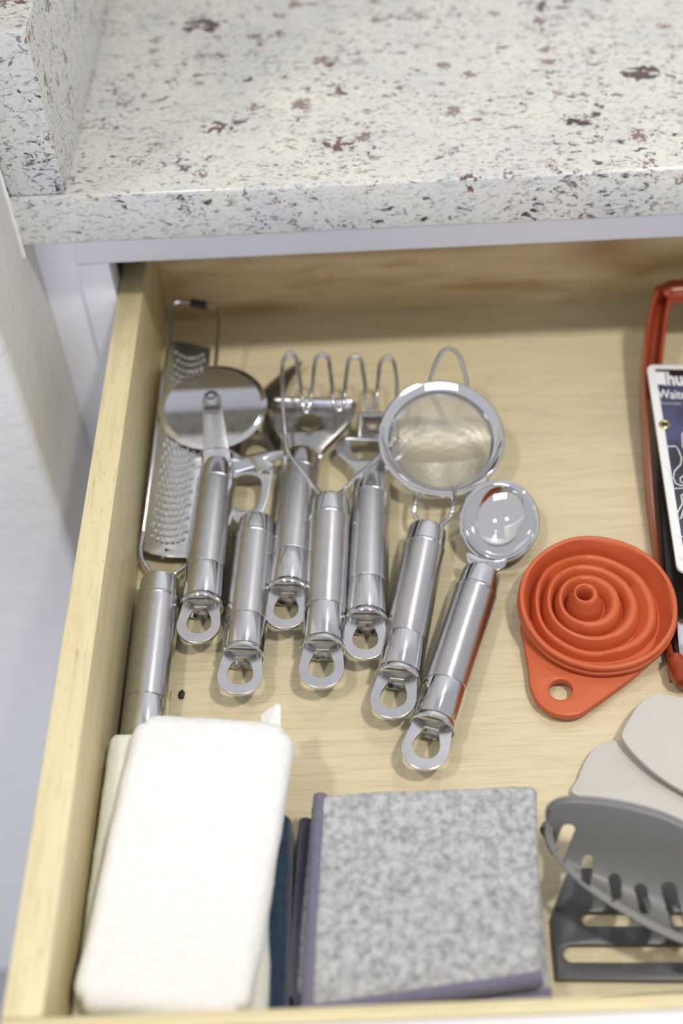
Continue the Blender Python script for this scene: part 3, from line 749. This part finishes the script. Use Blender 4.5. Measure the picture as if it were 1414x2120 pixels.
def inslot(p):
    x, y = p
    for (x0, y0), (x1, y1), r in slots:
        dx, dy = x1-x0, y1-y0; t_ = max(0, min(1, ((x-x0)*dx+(y-y0)*dy)/(dx*dx+dy*dy)))
        if math.hypot(x-x0-t_*dx, y-y0-t_*dy) < r+3: return True
    return False
# slot shapes live on the shell itself (chosen once on its surface), cut as real holes
V = []; idx = {}; Fc = []
for i in range(NU+1):
    for j in range(NVv+1): idx[(i, j)] = len(V); V.append(grid[i][j])
for i in range(NU):
    for j in range(NVv):
        c = (grid[i][j]+grid[i+1][j+1])/2
        if not inslot(pxof(c)): Fc.append((idx[(i, j)], idx[(i+1, j)], idx[(i+1, j+1)], idx[(i, j+1)]))
so = empty('slotted_spoon', at(1330, 1850, .2), 'dark grey nylon slotted spoon bowl tilted over the charcoal turner', 'spoon')
sb = obj('bowl', (V, Fc), NYL, so, smooth=60)
m_ = sb.modifiers.new('solid', 'SOLIDIFY'); m_.thickness = .0024; m_.offset = 1
obj('bowl_edge', tube(front, .95, 10), NYL, so); obj('bowl_edge', tube(rear, .95, 10), NYL, so)

tu = obj('slotted_turner', plate_px([(1153, 2030), (1146, 1960), (1142, 1905), (1160, 1850), (1178, 1800), (1700, 1790), (1700, 2036)], [capsule(1184, 1680, 1976, 18), capsule(1216, 1350, 1905, 14), capsule(1400, 1680, 1905, 14)], at(1300, 1930, 2.6), (0, 0, 1), 3.0, smooth=False, bevel=.7), NYL2)
tag(tu, 'charcoal slotted turner lying flat under the slotted spoon', 'turner')
hb = obj('utensil_handle', plate_px([(1232, 2071), (1240, 2064), (1330, 2057), (1700, 2040), (1700, 2062), (1400, 2072)], [], at(1400, 2062, 4), (0, 0, 1), 5.0, smooth=False, bevel=1.2), NYL2)
tag(hb, 'thin charcoal utensil handle along the drawer front, in front of the turner', 'utensil')

# ------------------------------------------------------------------ cloths
def q2(L, z): return [at(x, y, z) for x, y in L]
GC = 'stack of folded cloths on the left'
nv = obj('folded_cloth', pad([Vector((40, -372, 0)), Vector((86, -372, 0)), Vector((84.5, -469.5, 0)), Vector((30, -469.5, 0))], .3, 23, 4, 30, 50, 4, .5, seed=3), NAVY); tag(nv, 'navy blue folded cloth at the bottom of the left stack', 'cloth', GC)
cr = obj('folded_cloth', pad([at(232, 1530, 28), at(560, 1545, 28), Vector((78, -469, 0)), Vector((1.5, -469, 0))], 23.5, 37, 5, 60, 90, 4, .4, seed=9), CREAM); tag(cr, 'cream folded towel showing at the left side under the white one', 'towel', GC)
wt = obj('folded_towel', pad([at(280, 1474, 50), at(616, 1492, 50), at(514, 2118, 50), at(138, 2090, 50)], 37.5, 53, 7, 90, 150, 6, .5, seed=1, tops=lambda u_, v_: -4.5*max(0, u_-.75)**1*max(0, 1-v_*4)*4, rp=11), TERRY); tag(wt, 'thick white terry towel, folded, on top of the left stack', 'towel', GC)
tg = [at(540, 1480, 41), at(574, 1456, 44), at(581, 1462, 44), at(580, 1530, 45), at(546, 1530, 45)]
n_ = len(tg); V = tg+[p-Vector((0, 0, .8)) for p in tg]
obj('care_tag', (V, [tuple(range(n_)), tuple(range(n_, 2*n_))[::-1]]+[(i, (i+1) % n_, n_+(i+1) % n_, n_+i) for i in range(n_)]), TAG, wt)

def grey_cloth(cn, z0, z1, label, seed, group, top=None):
    root = empty('microfibre_cloth', (mid([Vector(c) for c in cn]).x, mid([Vector(c) for c in cn]).y, z0), label, 'cloth', group)
    nl = 2; h = (z1-z0)/nl
    for i in range(nl):
        off = Vector((-1.2*(nl-1-i), -.6*(nl-1-i), 0)) if i < nl-1 else Vector((0, 0, 0))
        c = [Vector(p)+off for p in (top if (top and i == nl-1) else cn)]
        obj('fold', pad(c, z0+i*h+.2, z0+(i+1)*h-.2, 3.4, 70, 70, 4, .35, seed=seed+i, fuzz=.35), MELANGE, root)
        # binding: a soft bead round the left and near edges
        zc = z0+(i+.5)*h
        l0, l1 = c[0], c[3]; b0, b1 = c[3], c[2]
        def strip(p, q, nrm, nm):
            V = []; n = 40
            pts = [p.lerp(q, k_/n) for k_ in range(n+1)]
            path = [Vector((a.x+nrm.x*.2, a.y+nrm.y*.2, zc+.35*noise.noise(Vector((a.x*.05, a.y*.05, seed+i)))*2)) for a in pts]
            sdir = nrm
            for a in path:
                for k_ in range(10):
                    an = 2*math.pi*k_/10; V.append(a+sdir*(3.3*math.cos(an))+Vector((0, 0, (h/2-.1)*math.sin(an))))
            Fc = [(a_*10+k_, a_*10+(k_+1) % 10, a_*10+10+(k_+1) % 10, a_*10+10+k_) for a_ in range(n) for k_ in range(10)]
            Fc += [tuple(range(10)), tuple(n*10+k_ for k_ in range(10))]
            return obj(nm, (V, Fc), BIND, root, smooth=60, label='purple grey sewn edging')
        e1 = (l1-l0).normalized(); n1 = Vector((e1.y, -e1.x, 0)); n1 = n1 if n1.x < 0 else -n1
        e2 = (b1-b0).normalized(); n2 = Vector((e2.y, -e2.x, 0)); n2 = n2 if n2.y < 0 else -n2
        strip(l0, l1, n1, 'edging'); strip(b0, b1, n2, 'edging')
    return root
GG = 'grey cloths with purple edging in the middle'
grey_cloth([at(634, 1692, 18), at(1112, 1660, 18), at(1130, 2062, 18), at(606, 2062, 18)], .3, 18, 'grey folded cloth with purple edging, underneath', 21, GG)
grey_cloth([at(664, 1642, 36), at(1114, 1622, 36), at(1150, 2046, 30), at(648, 2092, 30)], 18.4, 37, 'grey folded cloth with purple edging, on top', 33, GG, top=[at(664, 1642, 36), at(1114, 1622, 36), at(1122, 2018, 36), at(640, 2088, 36)])
